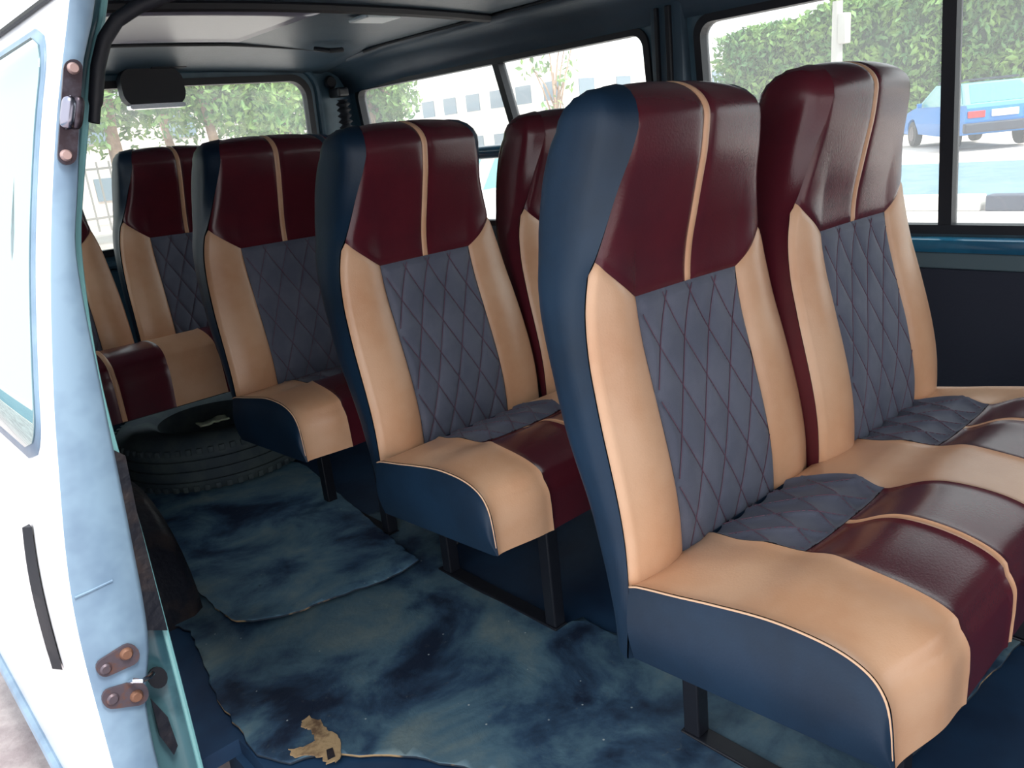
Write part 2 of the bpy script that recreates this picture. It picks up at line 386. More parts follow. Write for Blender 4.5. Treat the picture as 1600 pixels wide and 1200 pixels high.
def backrest(parent, base, dx, dy, dz, yaw, rl, ln, kx=1.0, kz=1.0, ky=1.0, side='navy', narrow_piping=True):
    b = ch('backrest', BK[side], parent)
    piv = Matrix.Translation((0, 0, .4))
    M = Matrix.Translation(Vector((dx, dy, dz))-Vector(base)) @ piv @ Matrix.Rotation(yaw, 4, 'Z') @ Matrix.Rotation(rl, 4, 'Y') @ Matrix.Rotation(-ln, 4, 'X') @ Matrix.Diagonal((kx, ky, kz, 1)) @ piv.inverted()
    b.matrix_local = M
    ch('headrest_panel', BK['head'], b); tag(ch('headrest_stripe', BK['stripe'], b), 'narrow cream stripe down the maroon headrest')
    ch('side_bolster', BK['bolL'], b); ch('side_bolster', BK['bolR'], b); ch('quilted_panel', BK['quilt'], b); ch('stitching', BK['thread'], b)
    return b

# cushion ---------------------------------------------------------------
PT = [(.014, .368), (.0, .373), (-.06, .383), (-.11, .392), (-.18, .402), (-.235, .402), (-.27, .396), (-.295, .383), (-.309, .362), (-.314, .335), (-.316, .31), (-.318, .285)]
CL = [0]
for i in range(1, len(PT)): CL.append(CL[-1]+math.dist(PT[i], PT[i-1]))
PY = [(CL[i], PT[i][0]) for i in range(len(PT))]; PZ = [(CL[i], PT[i][1]) for i in range(len(PT))]
LT = CL[-1]
HALF = [(0, .104), (.03, .115), (.07, .127), (.11, .123), (.15, .113), (.18, .120), (.225, .136), (.27, .142), (.32, .141), (LT, .137)]
SJ = .152     # junction of quilt and maroon along the profile
def cushion(parent, base, xL, xR, centres, oy, oz, navy_left=True, navy_right=False, zscale=1.0, tall=0.0, mid=None):
    def surf(x, s):
        y = tab(PY, s); z = tab(PZ, s)
        e = min(max((x-xL)/.10, 0), 1)*min(max((xR-x)/.10, 0), 1); e = e*e*(3-2*e)
        z += .010*e*min(1, s/.1)*(1 if y > -.30 else .3)
        # front bulge
        fr = min(max((s-.215)/.10, 0), 1); y -= .024*e*fr*fr*(3-2*fr)*(1-.35*max(0, (s-.345)/.08))
        for c in centres:
            dxx = (x-c)/.13
            z -= .013*math.exp(-((s-SJ)/.045)**2)*math.exp(-dxx**4)
            z += .005*math.exp(-((s-.245)/.05)**2)*math.exp(-dxx**4)
        # scalloped cheeks between positions
        z -= .006*math.exp(-((s-SJ)/.035)**2)*e
        zz = z+oz
        if tall: zz = .30+(zz-(.285+oz))*tall
        return Vector((x, y+oy, zz))-Vector(base)
    def xb(i, sg, s): return centres[i]+sg*tab(HALF, s)
    def pat(f0, f1, s0, s1): return lambda u, t: surf(lerp(f0(lerp(s0, s1, t)), f1(lerp(s0, s1, t)), u), lerp(s0, s1, t))
    shell = []
    # left and right side walls + bottom
    def wall(xw, sg):
        def F(u, t):
            s = lerp(0, LT, u); P = surf(xw, s); zb_ = lerp(.262, .285, u)+oz if not tall else .30
            zb_ -= base[2]
            q = t
            zz = lerp(P.z, min(zb_, P.z), q)
            yy = P.y
            return Vector((P.x+sg*.010*math.sin(math.pi*min(1, q*1.0))*min(1, 4*(1-u)+.25), yy, zz))
        return grid_patch(F, 50, 16, (0, 0, 1, 0), gd=.002)
    shell += [wall(xL, -1), wall(xR, 1)]
    A, B = surf(xL, 0), surf(xR, 0); Fz = (.285+oz if not tall else .30)-base[2]; Bz = (.262+oz if not tall else .30)-base[2]
    yF_ = surf(xL, LT).y
    shell.append(([Vector((A.x, A.y, Bz)), Vector((B.x, A.y, Bz)), Vector((B.x, yF_, Fz)), Vector((A.x, yF_, Fz))], [(0, 1, 2, 3)]))
    shell.append(([A, B, Vector((B.x, A.y, Bz)), Vector((A.x, A.y, Bz))], [(0, 1, 2, 3)]))
    # narrow return under the bulging front edge
    cu = ch('cushion', mk('cushion', shell+[([surf(lerp(xL, xR, i/40), LT) for i in range(41)]+[Vector((lerp(A.x, B.x, i/40), yF_+.03, Fz-.001)) for i in range(41)], [(i, i+1, 42+i, 41+i) for i in range(40)])], navy), parent)
    bm = bmesh.new(); bm.from_mesh(cu.data); bmesh.ops.recalc_face_normals(bm, faces=bm.faces); bm.to_mesh(cu.data); bm.free()
    edges = []
    n = len(centres)
    fs = [lambda s: xL]+[None]*0
    creams = []
    prev = lambda s: xL
    for i in range(n):
        l = (lambda i: lambda s: xb(i, -1, s))(i)
        creams.append((prev, l, i > 0)); prev = (lambda i: lambda s: xb(i, 1, s))(i)
    creams.append((prev, lambda s: xR, n > 0))
    cr = []
    for k, (f0, f1, g0) in enumerate(creams):
        if f1(0)-f0(0) < .01: continue
        g1 = k < len(creams)-1
        cr = [grid_patch(pat(f0, f1, 0, LT), 20, 80, (1, 1, 0, 0), gd=.0025)]
        me = mk('cream_panel', cr, cream); ob = ch('cream_panel', me, cu)
        bmf(me)
    for i in range(n):
        a = (lambda i: lambda s: xb(i, -1, s))(i); b = (lambda i: lambda s: xb(i, 1, s))(i)
        sh2 = LT*.0
        qd = lambda s, t, P, d: 1.3*quilt_disp(lambda P: P.x+base[0]-centres[i], lambda P: (P.y+base[1]-oy)*1.25)(s, t, P, d)
        me = mk('quilted_panel', [grid_patch(pat(a, b, 0, SJ), 60, 50, (1, 1, 0, 1), disp=qd)], quilt); bmf(me); ch('quilted_panel', me, cu)
        sw = .0065
        c = centres[i]+(.0)
        parts = []
        for sg in (1, -1):
            for k in range(-8, 9):
                pts_ = []
                for q in range(41):
                    s_ = lerp(0, SJ-.002, q/40); x_ = (k-sg*tab(PY, s_)*1.25/.118)*.06
                    if abs(x_) < tab(HALF, s_)-.004: pts_.append(surf(centres[i]+x_, s_)+Vector((0, 0, .0006)))
                    else:
                        if len(pts_) > 2: parts.append(seamtube(pts_, .0008, 4))
                        pts_ = []
                if len(pts_) > 2: parts.append(seamtube(pts_, .0008, 4))
        if parts: me = mk('stitching', parts, thread); bmf(me); ch('stitching', me, cu)
        me = mk('maroon_panel', [grid_patch(pat(a, lambda s: c-sw, SJ, LT), 24, 60, (1, 1, 1, 0), gd=.0025), grid_patch(pat(lambda s: c+sw, b, SJ, LT), 24, 60, (1, 1, 1, 0), gd=.0025)], maroon); bmf(me); ch('maroon_panel', me, cu)
        me = mk('cushion_stripe', [grid_patch(pat(lambda s: c-sw, lambda s: c+sw, SJ, LT), 6, 60, (1, 1, 1, 0), gd=.0025, gw=.002)], cream); bmf(me); tag(ch('cushion_stripe', me, cu), 'narrow cream stripe between two maroon panels')
    # piping on the aisle edge
    me = mk('edge_piping', [seamtube([surf(xL, lerp(0.0, LT, i/70))+Vector((-.001, 0, .0005)) for i in range(71)], .0014, 6)], creamthread); ch('edge_piping', me, cu)
    return cu
def bmf(me):
    bm = bmesh.new(); bm.from_mesh(me); bmesh.ops.recalc_face_normals(bm, faces=bm.faces); bm.to_mesh(me); bm.free()
def frame(parent, base, legs, rails, top):
    for (x, y) in legs:
        b = MB(); b.box(x-.014, x+.014, y-.014, y+.014, .012, top, .003, mtx=Matrix.Translation(-Vector(base))); b.build('leg', black_steel, parent)
    for (x0, y0, x1, y1, z) in rails:
        b = MB(); b.box(min(x0, x1)-.016, max(x0, x1)+.016, min(y0, y1)-.016, max(y0, y1)+.016, z, z+.012, .002, mtx=Matrix.Translation(-Vector(base))); b.build('frame_rail', black_steel, parent)

# row 1 (front double bench)
def bench(name, base, label, group=None):
    r = empty(name, base); tag(r, label, 'seat', group); return r
b1 = (.18, -.15, 0); r1 = bench('bench_seat', b1, 'nearest double bench seat in front, with tan, maroon and grey quilted leather')
backrest(r1, b1, -.035, .02, -.016, .031, .020, -.020)
backrest(r1, b1, .416, -.004, .006, -.0115, 0, -.010, kx=.95, kz=.985, side='maroon')
cushion(r1, b1, -.272, .635, [.005, .418], 0, -.004)
frame(r1, b1, [(-.10, .047), (-.06, -.24), (.45, .047), (.45, -.24)], [(-.10, .05, -.10, -.24, 0), (.45, .05, .45, -.24, 0), (-.10, -.24, .50, -.24, .25), (-.10, .03, .50, .03, .245)], .262)
# row 2
b2 = (.2, .5, 0); r2 = bench('bench_seat', b2, 'double bench seat directly behind the nearest one, bare steel legs on the mat')
backrest(r2, b2, .0229, .676+.020, -.0174, .045, .0007, -.034, kx=.96, kz=1.0, ky=1.1)
backrest(r2, b2, .488, .69, -.012, .0, 0, -.02, kx=.98, kz=.99, side='maroon')
cushion(r2, b2, -.222, .67, [.028, .44], .655, -.010)
frame(r2, b2, [(-.034, .745), (-.034, .420), (.5, .745), (.5, .420)], [(-.034, .76, -.034, .42, 0), (.5, .76, .5, .42, 0), (-.034, .42, .5, .42, .245), (-.034, .70, .5, .70, .240)], .258)
# row 3
b3 = (.2, 1.1, 0); r3 = bench('bench_seat', b3, 'third double bench seat from the front, its end over the spare tyre')
backrest(r3, b3, -.0011, 1.2747-.0197, .0097, .004, .0108, .0058, kx=.985, kz=.98)
backrest(r3, b3, .42, 1.265, .004, .0, 0, 0, kx=1.0, kz=.98, side='maroon')
cushion(r3, b3, -.240, .65, [.0, .42], 1.243, .020)
frame(r3, b3, [(-.012, 1.31), (-.012, 1.02), (.5, 1.31), (.5, 1.02)], [(-.012, 1.31, -.012, 1.02, 0), (.5, 1.31, .5, 1.02, 0), (-.012, 1.02, .5, 1.02, .276), (-.012, 1.30, .5, 1.30, .27)], .288)
# row 4, full-width rear bench
b4 = (.2, 1.8, 0); r4 = bench('rear_bench_seat', b4, 'full-width rear bench seat under the back window')
for k, dx in enumerate((-.425, .018, .442, .78)):
    backrest(r4, b4, dx, 1.967, .0023, .002, .0255 if k < 2 else 0, -.019, kx=((.86, .96, .96, .62)[k]), kz=1.01)
cushion(r4, b4, -.60, .92, [-.393, .03, .455], 1.962, 0, tall=1.36)
frame(r4, b4, [(-.5, 2.05), (-.5, 1.72), (.4, 2.05), (.4, 1.72), (.85, 2.05)], [(-.5, 1.72, .85, 1.72, .28), (-.5, 2.0, .85, 2.0, .28)], .30)

# ---------------------------------------------------------------- van shell
def XW(z): return 1.00-.085*(z-.62) if z > .62 else 1.00
def struct(o, name=None): o['kind'] = 'structure'; return o
# floor
def plate(name, outline, z0, z1, m, parent=None):
    b = MB(); b.prism([(x, y, z0) for x, y in outline], (0, 0, z1-z0)); return b.build(name, m, parent)
struct(plate('floor', [(-.60, -1.6), (1.02, -1.6), (1.02, 2.5), (-.68, 2.5), (-.68, .62), (-.60, .62)], -.03, 0, floormetal))
b = MB(); b.box(-.72, -.60, -1.6, .66, -.22, -.18, .004); b.box(-.612, -.60, -1.6, .66, -.18, -.03); struct(b.build('trim_1', floormetal))   # door step
# far wall with windows : built from strips
def wallgrid(name, y0, y1, z0, z1, m, th=.03, nz=6):
    b = MB(); vs = []; fs = []
    for i in range(nz+1):
        z = lerp(z0, z1, i/nz)
        for (y, dx) in ((y0, 0), (y1, 0), (y1, th), (y0, th)): vs.append((XW(z)+dx, y, z))
    for i in range(nz):
        for k in range(4): fs.append((i*4+k, i*4+(k+1) % 4, (i+1)*4+(k+1) % 4, (i+1)*4+k))
    fs.append((3, 2, 1, 0)); fs.append(tuple(nz*4+k for k in range(4)))
    b.add(vs, fs); return b
def hole_wall(name, y0, y1, z0, z1, holes, m, fx, th=.03, r=.05, axis='x', sgn=1):
    """wall sheet with rounded rectangular holes, via fine ring bridging: outer cells are strips around each hole"""
    bm = bmesh.new()
    vs = [bm.verts.new(p) for p in ((y0, z0, 0), (y1, z0, 0), (y1, z1, 0), (y0, z1, 0))]
    es = [bm.edges.new((vs[i], vs[(i+1) % 4])) for i in range(4)]
    for h in holes:
        hv = [bm.verts.new((p[0], p[1], 0)) for p in rrect(*h, r)]
        es += [bm.edges.new((hv[i], hv[(i+1) % len(hv)])) for i in range(len(hv))]
    bmesh.ops.triangle_fill(bm, edges=es, use_beauty=True, use_dissolve=False)
    for k in range(1, 40):
        zc_ = z0+(z1-z0)*k/40
        bmesh.ops.bisect_plane(bm, geom=bm.verts[:]+bm.edges[:]+bm.faces[:], plane_co=(0, zc_, 0), plane_no=(0, 1, 0))
    bmesh.ops.recalc_face_normals(bm, faces=bm.faces)
    ext = bmesh.ops.extrude_face_region(bm, geom=bm.faces[:])
    ev = [e for e in ext['geom'] if isinstance(e, bmesh.types.BMVert)]
    front = [v for v in bm.verts if v not in set(ev)]
    for v in bm.verts:
        u, z, _ = v.co; d = 0
        v.co = Vector(fx(u, z, 0))
    for v in ev:
        pass
    me = bpy.data.meshes.new(name)
    for v in ev: v.co = v.co+Vector(fx.off)*th
    bmesh.ops.recalc_face_normals(bm, faces=bm.faces)
    bm.to_mesh(me); bm.free(); me.materials.append(m)
    o = bpy.data.objects.new(name, me); C.objects.link(o); return o
def rrect(y0, y1, z0, z1, r, n=6):
    out = []
    for (cy, cz, a0) in ((y1-r, z1-r, 0), (y0+r, z1-r, 90), (y0+r, z0+r, 180), (y1-r, z0+r, 270)):
        for k in range(n+1):
            a = math.radians(a0+90*k/n); out.append((cy+r*math.cos(a), cz+r*math.sin(a)))
    return out
class FarF:
    off = (1, 0, 0)
    def __call__(s, u, z, d): return (XW(z), u, z)
class RearF:
    off = (0, 1, 0)
    def __call__(s, u, z, d): return (u, 2.47-.06*(z-.62), z)
far = FarF(); rear = RearF()
W1 = (-.64, .745, .615, 1.16); W2 = (.90, 2.385, .615, 1.163)
wr = struct(hole_wall('wall_right', -1.6, 2.5, -.03, 1.30, [W1, W2], wallpaint, far, th=.04, r=.045))
W3 = (-.50, .775, .66, 1.222)
wk = struct(hole_wall('wall_back', -.72, 1.0, -.03, 1.30, [W3], wallpaint, rear, th=.04, r=.075))
def winframe(name, Wn, fx, r, mull=(), wid=.016, dep=.03, inset=.0, glassoff=.02):
    o_ = Vector(fx.off); root = empty(name, fx((Wn[0]+Wn[1])/2, Wn[2], 0)); root['kind'] = 'structure'; B = Vector(root.location)
    O = rrect(Wn[0]-.004, Wn[1]+.004, Wn[2]-.004, Wn[3]+.004, r+.004); I = rrect(Wn[0]+wid, Wn[1]-wid, Wn[2]+wid, Wn[3]-wid, max(r-wid*.6, .01)); n = len(O)
    vs = []
    for d in (-.008, dep):
        for L in (O, I):
            vs += [Vector(fx(u, z, 0))+o_*d-B for u, z in L]
    fs = []
    for i in range(n):
        j = (i+1) % n
        fs += [(i, j, n+j, n+i), (2*n+i, 2*n+j, 3*n+j, 3*n+i), (i, j, 2*n+j, 2*n+i), (n+i, n+j, 3*n+j, 3*n+i)]
    b = MB(); b.add(vs, fs); b.build('window_seal', rubber, root)
    I2 = rrect(Wn[0]+wid-.002, Wn[1]-wid+.002, Wn[2]+wid-.002, Wn[3]-wid+.002, max(r-wid*.6, .01))
    vs = [Vector(fx(u, z, 0))+o_*glassoff-B for u, z in I2]
    g = MB(); g.add(vs+[v+o_*.004 for v in vs], [tuple(range(n)), tuple(range(n, 2*n))[::-1]]+[(i, (i+1) % n, n+(i+1) % n, n+i) for i in range(n)]); g.build('window_pane', glass, root)
    for (ub, ut, hw) in mull:
        P0 = Vector(fx(ub, Wn[2]+.01, 0)); P1 = Vector(fx(ut, Wn[3]-.01, 0)); q = MB()
        a = Vector((0, 1, 0)) if o_.x else Vector((1, 0, 0))
        q.add([P0-a*hw-B-o_*.004, P0+a*hw-B-o_*.004, P0+a*hw+o_*.03-B, P0-a*hw+o_*.03-B, P1-a*hw-B-o_*.004, P1+a*hw-B-o_*.004, P1+a*hw+o_*.03-B, P1-a*hw+o_*.03-B],
              [(0, 1, 2, 3), (4, 5, 6, 7), (0, 1, 5, 4), (1, 2, 6, 5), (2, 3, 7, 6), (3, 0, 4, 7)]); q.build('mullion', rubber, root)
    return root
w1 = winframe('window_1', W1, far, .045, mull=[(.125, .125, .014)])
w2 = winframe('window_2', W2, far, .045, mull=[(1.425, 1.53, .014)])
w3 = winframe('window_3', W3, rear, .075, wid=.02)
# guard rail across the middle window
b = MB(); b.tube([(.958, .86, .872), (.960, 1.2, .870), (.960, 2.0, .870), (.958, 2.42, .872)], .023, 12)
gr = b.build('guard_rail', sillblue, None, True); tag(gr, 'dark blue rail across the long middle side window', 'rail')
# inner frame lips
for Wn, fx, nm in ((W3, rear, 'trim_2'),):
    b = MB(); O = rrect(Wn[0]-.035, Wn[1]+.035, Wn[2]-.035, Wn[3]+.035, .10)
    b.tube([Vector(fx(u, z, 0))-Vector(fx.off)*.004 for u, z in O], .014, 8, closed=True); struct(b.build(nm, wallpaint, None, True))
# sill below window 1 and dark card
b = MB(); b.box(.955, 1.0, -.64, .83, .572, .606, .012); struct(b.build('trim_3', sillblue, None, True))
b = MB(); b.box(.972, .998, -.64, .83, .535, .574, .004); struct(b.build('trim_4', greytrim))
b = MB(); b.box(.965, .998, -.64, 2.3, .02, .537, .004); struct(b.build('trim_5', darkpanel))
# pillar between windows with belt channel
b = MB(); b.box(.93, .985, .77, .875, .62, 1.24, .012, mtx=Matrix.Translation((0, 0, 0))); struct(b.build('trim_6', vinyl, None, True))
b = MB(); b.box(.918, .932, .80, .815, .66, 1.2, .003); b.box(.918, .932, .84, .85, .66, 1.2, .003); struct(b.build('trim_7', rubber))
# ceiling : shallow dome
def cz(x, y):
    u = (x-.15)/.72; return 1.292-.022*u*u - max(0, y-2.05)*.12
vs = []; fs = []; nx, ny = 24, 40
for i in range(nx+1):
    for j in range(ny+1):
        x = lerp(-.56, .84, i/nx); y = lerp(-1.6, 2.46, j/ny); vs.append((x, y, cz(x, y)))
for i in range(nx):
    for j in range(ny): fs.append((i*(ny+1)+j, (i+1)*(ny+1)+j, (i+1)*(ny+1)+j+1, i*(ny+1)+j+1))
o = obj('ceiling', vs, fs, vinyl); md = o.modifiers.new('s', 'SOLIDIFY'); md.thickness = .04; md.offset = 1 ; struct(o)
# coves between ceiling and walls
def cove(name, pts, m):
    vs = []; fs = []; n = 30
    for j in range(n+1):
        y = lerp(-1.6, 2.44, j/n)
        for (x, z) in pts: vs.append((x, y, z-max(0, y-2.05)*.06))
    k = len(pts)
    for j in range(n):
        for i in range(k-1): fs.append((j*k+i, j*k+i+1, (j+1)*k+i+1, (j+1)*k+i))
    o = obj(name, vs, fs, m); md = o.modifiers.new('s', 'SOLIDIFY'); md.thickness = .02; md.offset = 0; return struct(o)
cove('trim_8', [(.83, 1.272), (.88, 1.262), (.92, 1.240), (.945, 1.20), (.953, 1.165)], vinyl)
cove('trim_9', [(-.545, 1.276), (-.575, 1.262), (-.60, 1.24), (-.61, 1.21)], vinyl)
# headliner beads (hem lines) and bows
b = MB(); b.tube([(.83, y, cz(.83, y)-.004) for y in [lerp(-.6, 2.1, k/20) for k in range(21)]], .005, 6); 
b.tube([(x, 2.06+.10*max(0, (x-.3)/.5), cz(x, 2.06)-.004) for x in [lerp(-.54, .83, k/20) for k in range(21)]], .005, 6); struct(b.build('trim_10', rubber, None, True))
for k, y in enumerate((1.40, .45)):
    b = MB(); pts = [(x, y, cz(x, y)-.006) for x in [lerp(-.55, .83, q/20) for q in range(21)]]
    b.tube(pts, .016, 8); struct(b.build('trim_%d' % (11+k), rubber, None, True))
# roof panel between bow and hem, its lighter grey a painted window reflection
vs = []; fs = []
for i in range(21):
    for j in range(9):
        x = lerp(-.50, .28, i/20); y = lerp(1.45, 1.95, j/8); vs.append((x, y, cz(x, y)-.006))
for i in range(20):
    for j in range(8): fs.append((i*9+j, (i+1)*9+j, (i+1)*9+j+1, i*9+j+1))
o = obj('roof_reflection_panel', vs, fs, panel_reflect); md = o.modifiers.new('s', 'SOLIDIFY'); md.thickness = .008; md.offset = -1
tag(o, 'glossy ceiling panel near the back, its pale grey a painted reflection', 'panel')
b = MB(); b.box(.44, .56, 1.47, 1.57, cz(.5, 1.55)-.014, cz(.5, 1.55)-.002, .004)  # white block put in for a bright reflection on the glossy ceiling
o = b.build('ceiling_glint', mat('glint_white', srgb(220, 230, 232), 0.3)); tag(o, 'small white rectangle painted as a bright reflection on the ceiling', 'reflection')
b = MB(); b.tube([(.60, 2.05, 1.268), (.63, 2.0, 1.255), (.67, 1.99, 1.256), (.70, 2.04, 1.264)], .008, 8); o = b.build('coat_hook', rubber, None, True); tag(o, 'small black hook at the back edge of the ceiling', 'hook')
# rear pillar fittings
b = MB(); b.lathe([(.0, 0), (.022, 0), (.026, .008), (.02, .018), (.0, .02)], 16, Matrix.Translation((.86, 2.42, 1.19)) @ Matrix.Rotation(math.radians(90), 4, 'X'))
o = b.build('pillar_knob', rubber, None, True); tag(o, 'round black knob high on the back corner pillar', 'knob')
b = MB()
for k in range(9):
    pass
prof = []
for k in range(37):
    prof.append((.022+.007*math.sin(k*math.pi/2.0), k*.0055))
b.lathe([(0, 0)]+prof+[(0, .2)], 16, Matrix.Translation((.87, 2.36, .92))); o = b.build('rubber_bellows', rubber, None, True); tag(o, 'ribbed black rubber bellows on the back corner pillar', 'bellows')
b = MB(); b.box(.845, .895, 2.34, 2.42, 1.13, 1.165, .008); o = b.build('belt_anchor', black_steel); tag(o, 'black belt anchor box above the ribbed bellows', 'belt anchor')
# under-view mirror outside rear window, top
mr = empty('rear_view_mirror', (.145, 2.36, 1.195)); tag(mr, 'dark rounded mirror hanging inside at the top of the back window', 'mirror')
b = MB(); O = rrect(-.105, .105, -.06, .062, .045, 8); b.prism([(u, 0, z) for u, z in O], (0, .045, 0)); b.build('mirror_housing', rubber, mr)
b = MB(); O = rrect(-.092, .095, -.067, -.052, .007, 6); b.prism([(u, -.003, z) for u, z in O], (0, .04, 0)); tag(b.build('mirror_rim', chrome, mr), 'bright lower rim')
b = MB(); b.tube([(.02, .02, .05), (.03, .015, .075), (.04, .01, .10)], .012, 8); b.box(-.0, .12, -.02, .04, .058, .072, .004); b.build('mirror_arm', rubber, mr, True)
# near side wall behind the door opening
def XN(z): return tab([(-.3, -.68), (0, -.672), (.4, -.670), (.65, -.672), (.83, -.655), (.91, -.634), (1.07, -.58), (1.12, -.556), (1.2, -.53), (1.3, -.50)], z)
class NearF:
    off = (-1, 0, 0)
    def __call__(s, u, z, d): return (XN(z), u, z)
near = NearF()
YJ = .60
W4 = (.80, 2.30, .66, 1.12)
struct(hole_wall('wall_left', .62, 2.5, -.25, 1.28, [W4], wallpaint, near, th=.045, r=.04))
winframe('window_4', W4, near, .04, glassoff=.03)
# header above the opening & front part of the near side (beside the camera)
b = MB(); b.box(-.62, -.53, -1.6, .66, 1.225, 1.31, .01); struct(b.build('trim_13', tealpaint, None, True))
# door jamb of the body
def strip(name, zs_, fxy, m, parent=None, smooth=True, th=None):
    """sheet through polyline rows: fxy(z)-> list of 3D points"""
    vs = []; fs = []; k = None
    for z in zs_:
        r = fxy(z); k = len(r); vs += r
    for i in range(len(zs_)-1):
        for j in range(k-1): fs.append((i*k+j, i*k+j+1, (i+1)*k+j+1, (i+1)*k+j))
    o = obj(name, vs, fs, m, parent, smooth)
    if th: md = o.modifiers.new('s', 'SOLIDIFY'); md.thickness = th; md.offset = 0
    return o
zz = [lerp(-.24, 1.24, i/60) for i in range(61)]
def jamb(z):
    x = XN(z)
    return [Vector((x-.07, YJ+.04, z)), Vector((x-.066, YJ+.012, z)), Vector((x-.055, YJ+.004, z)), Vector((x-.03, YJ+.002, z)), Vector((x-.022, YJ-.004, z)), Vector((x-.008, YJ-.004, z)), Vector((x, YJ+.006, z)), Vector((x+.004, YJ+.03, z)), Vector((x+.002, YJ+.06, z))]
struct(strip('trim_14', zz, jamb, tealpaint, th=.003))
b = MB(); b.tube([Vector((XN(z)-.002, YJ-.003, z)) for z in zz], .0048, 8); struct(b.build('trim_15', trimteal, None, True))
# rubber weatherstrip round the top rear corner of the opening
def px(u, v, ax, val):
    D = fw+rt*((u-800)/1259.6)-up*((v-600)/1259.6); t = (val-CAM[ax])/D[ax]; return CAM+D*t
ws = [px(u, v, 1, .57) for u, v in ((147, 192), (150, 150), (153, 105), (163, 62), (182, 32), (215, 10), (262, -8), (330, -24))]
fine = []
for i in range(len(ws)-1):
    for k in range(5): fine.append(ws[i].lerp(ws[i+1], k/5))
b = MB(); b.tube(fine, lambda t: .007 if t < .1 else .009, 10); o = b.build('trim_16', rubber, None, True); struct(o)
# unseen front end of the cabin, shaped to cut front light: bulkhead, header, pillars
b = MB(); b.box(-.66, 1.02, -1.64, -1.6, -.03, .55, .01); struct(b.build('wall_front', wallpaint))
b = MB(); b.box(-.66, 1.02, -1.64, -1.58, 1.12, 1.30, .01); struct(b.build('trim_17', vinyl))
b = MB(); b.box(.96, 1.02, -1.64, -1.58, .3, 1.25, .01); b.box(-.62, -.54, -1.64, -1.58, .3, 1.25, .01); struct(b.build('trim_18', vinyl))
# wheel arch by the door opening
b = MB(); n = 16; cyy, R = 1.36, .31; vs = []
ring = []
for k in range(n+1):
    a = math.pi*k/n; ring.append((cyy-R*math.cos(a), R*.80*math.sin(a)))
vs = [(-.67, y, z) for y, z in ring]+[(-.50, y, z) for y, z in ring]+[(-.475, cyy+(y-cyy)*.93, z*.93) for y, z in ring]
fs = [(i, i+1, n+2+i, n+1+i) for i in range(n)]+[(n+1+i, n+2+i, 2*n+3+i, 2*n+2+i) for i in range(n)]+[tuple(range(2*n+2, 3*n+3))]
o = obj('wheel_arch', vs, fs, grease); fixn(o); o['kind'] = 'structure'; o.name = 'trim_19'

# ---------------------------------------------------------------- sliding door (open, slid back)
YD = .50
# outline of the white/blue border at plane y=YD
XD = [(-.35, -.80), (-.1, -.805), (.22, -.801), (.415, -.792), (.622, -.759), (.74, -.735), (.857, -.707), (1.0, -.665), (1.124, -.621), (1.25, -.58)]
def xd(z): return tab(XD, z)
# inner edge of the blue face
XI = [(-.35, -.735), (.07, -.748), (.22, -.742), (.30, -.720), (.36, -.712), (.45, -.706), (.55, -.700), (.66, -.694), (.84, -.682), (.911, -.663), (1.054, -.622), (1.103, -.60), (1.25, -.545)]
def xi(z): return min(tab(XI, z), 9)
door = empty('door_1', (-.78, YD, -.2)); door['kind'] = 'structure'; DB = Vector(door.location)
ZD = [lerp(-.20, 1.24, i/72) for i in range(73)]
YE = 1.75
def skin(z):
    x = xd(z); return [Vector((x, YD, z))-DB, Vector((x-.004, YD+.006, z))-DB]+[Vector((x-.006, lerp(YD+.012, YE, k/6), z))-DB for k in range(7)]
DW = (.66, 1.60)   # window, in y ; z .60 to 1.10
sk = strip('door_skin', ZD, skin, white, door)
def face(z):
    x0, x1 = xd(z), xi(z); return [Vector((lerp(x0, x1, q), YD+dy, z))-DB for q, dy in ((0, 0), (.08, -.002), (.5, -.003), (.92, -.001), (1, .004))]+[Vector((x1+.001, YD+.02, z))-DB, Vector((x1-.004, YD+.06, z))-DB]
strip('door_edge', ZD, face, jambpaint, door)
def inner(z):
    x1 = xi(z); return [Vector((x1-.004, YD+.05, z))-DB, Vector((x1-.010, YE, z))-DB]
strip('door_inner_panel', ZD, inner, grease, door)
def skinx(z): return xd(z)-.006
# door window pane lies on the skin, dark seal around it
def on_skin(u, v):
    X = -.76
    for _ in range(12):
        P = px(u, v, 0, X); X = skinx(P.z)
    return P
DWIN = [px(0, 0, 0, -1)]
def skinpatch(name, y0, y1, z0, z1, m, off, r=.06, thick=.002):
    O = rrect(y0, y1, z0, z1, r, 8)
    # triangulate by rows: build grid clipped by outline
    n = 40; vs = []; fs = []
    for i in range(n+1):
        z = lerp(z0, z1, i/n)
        dzb = max(0, r-(z-z0)); dzt = max(0, r-(z1-z)); dd = max(dzb, dzt); ins = r-math.sqrt(max(0, r*r-dd*dd))
        vs += [Vector((skinx(z)-off, y0+ins, z))-DB, Vector((skinx(z)-off, y1-ins, z))-DB]
    for i in range(n): fs.append((2*i, 2*i+1, 2*i+3, 2*i+2))
    o = obj(name, vs, fs, m, door); md = o.modifiers.new('s', 'SOLIDIFY'); md.thickness = thick; md.offset = 0; return o
skinpatch('window_seal', .545, 1.56, .578, 1.11, jambpaint, .001, .07, .004)
skinpatch('window_pane', .556, 1.545, .594, 1.10, tintglass, .005, .06, .003)
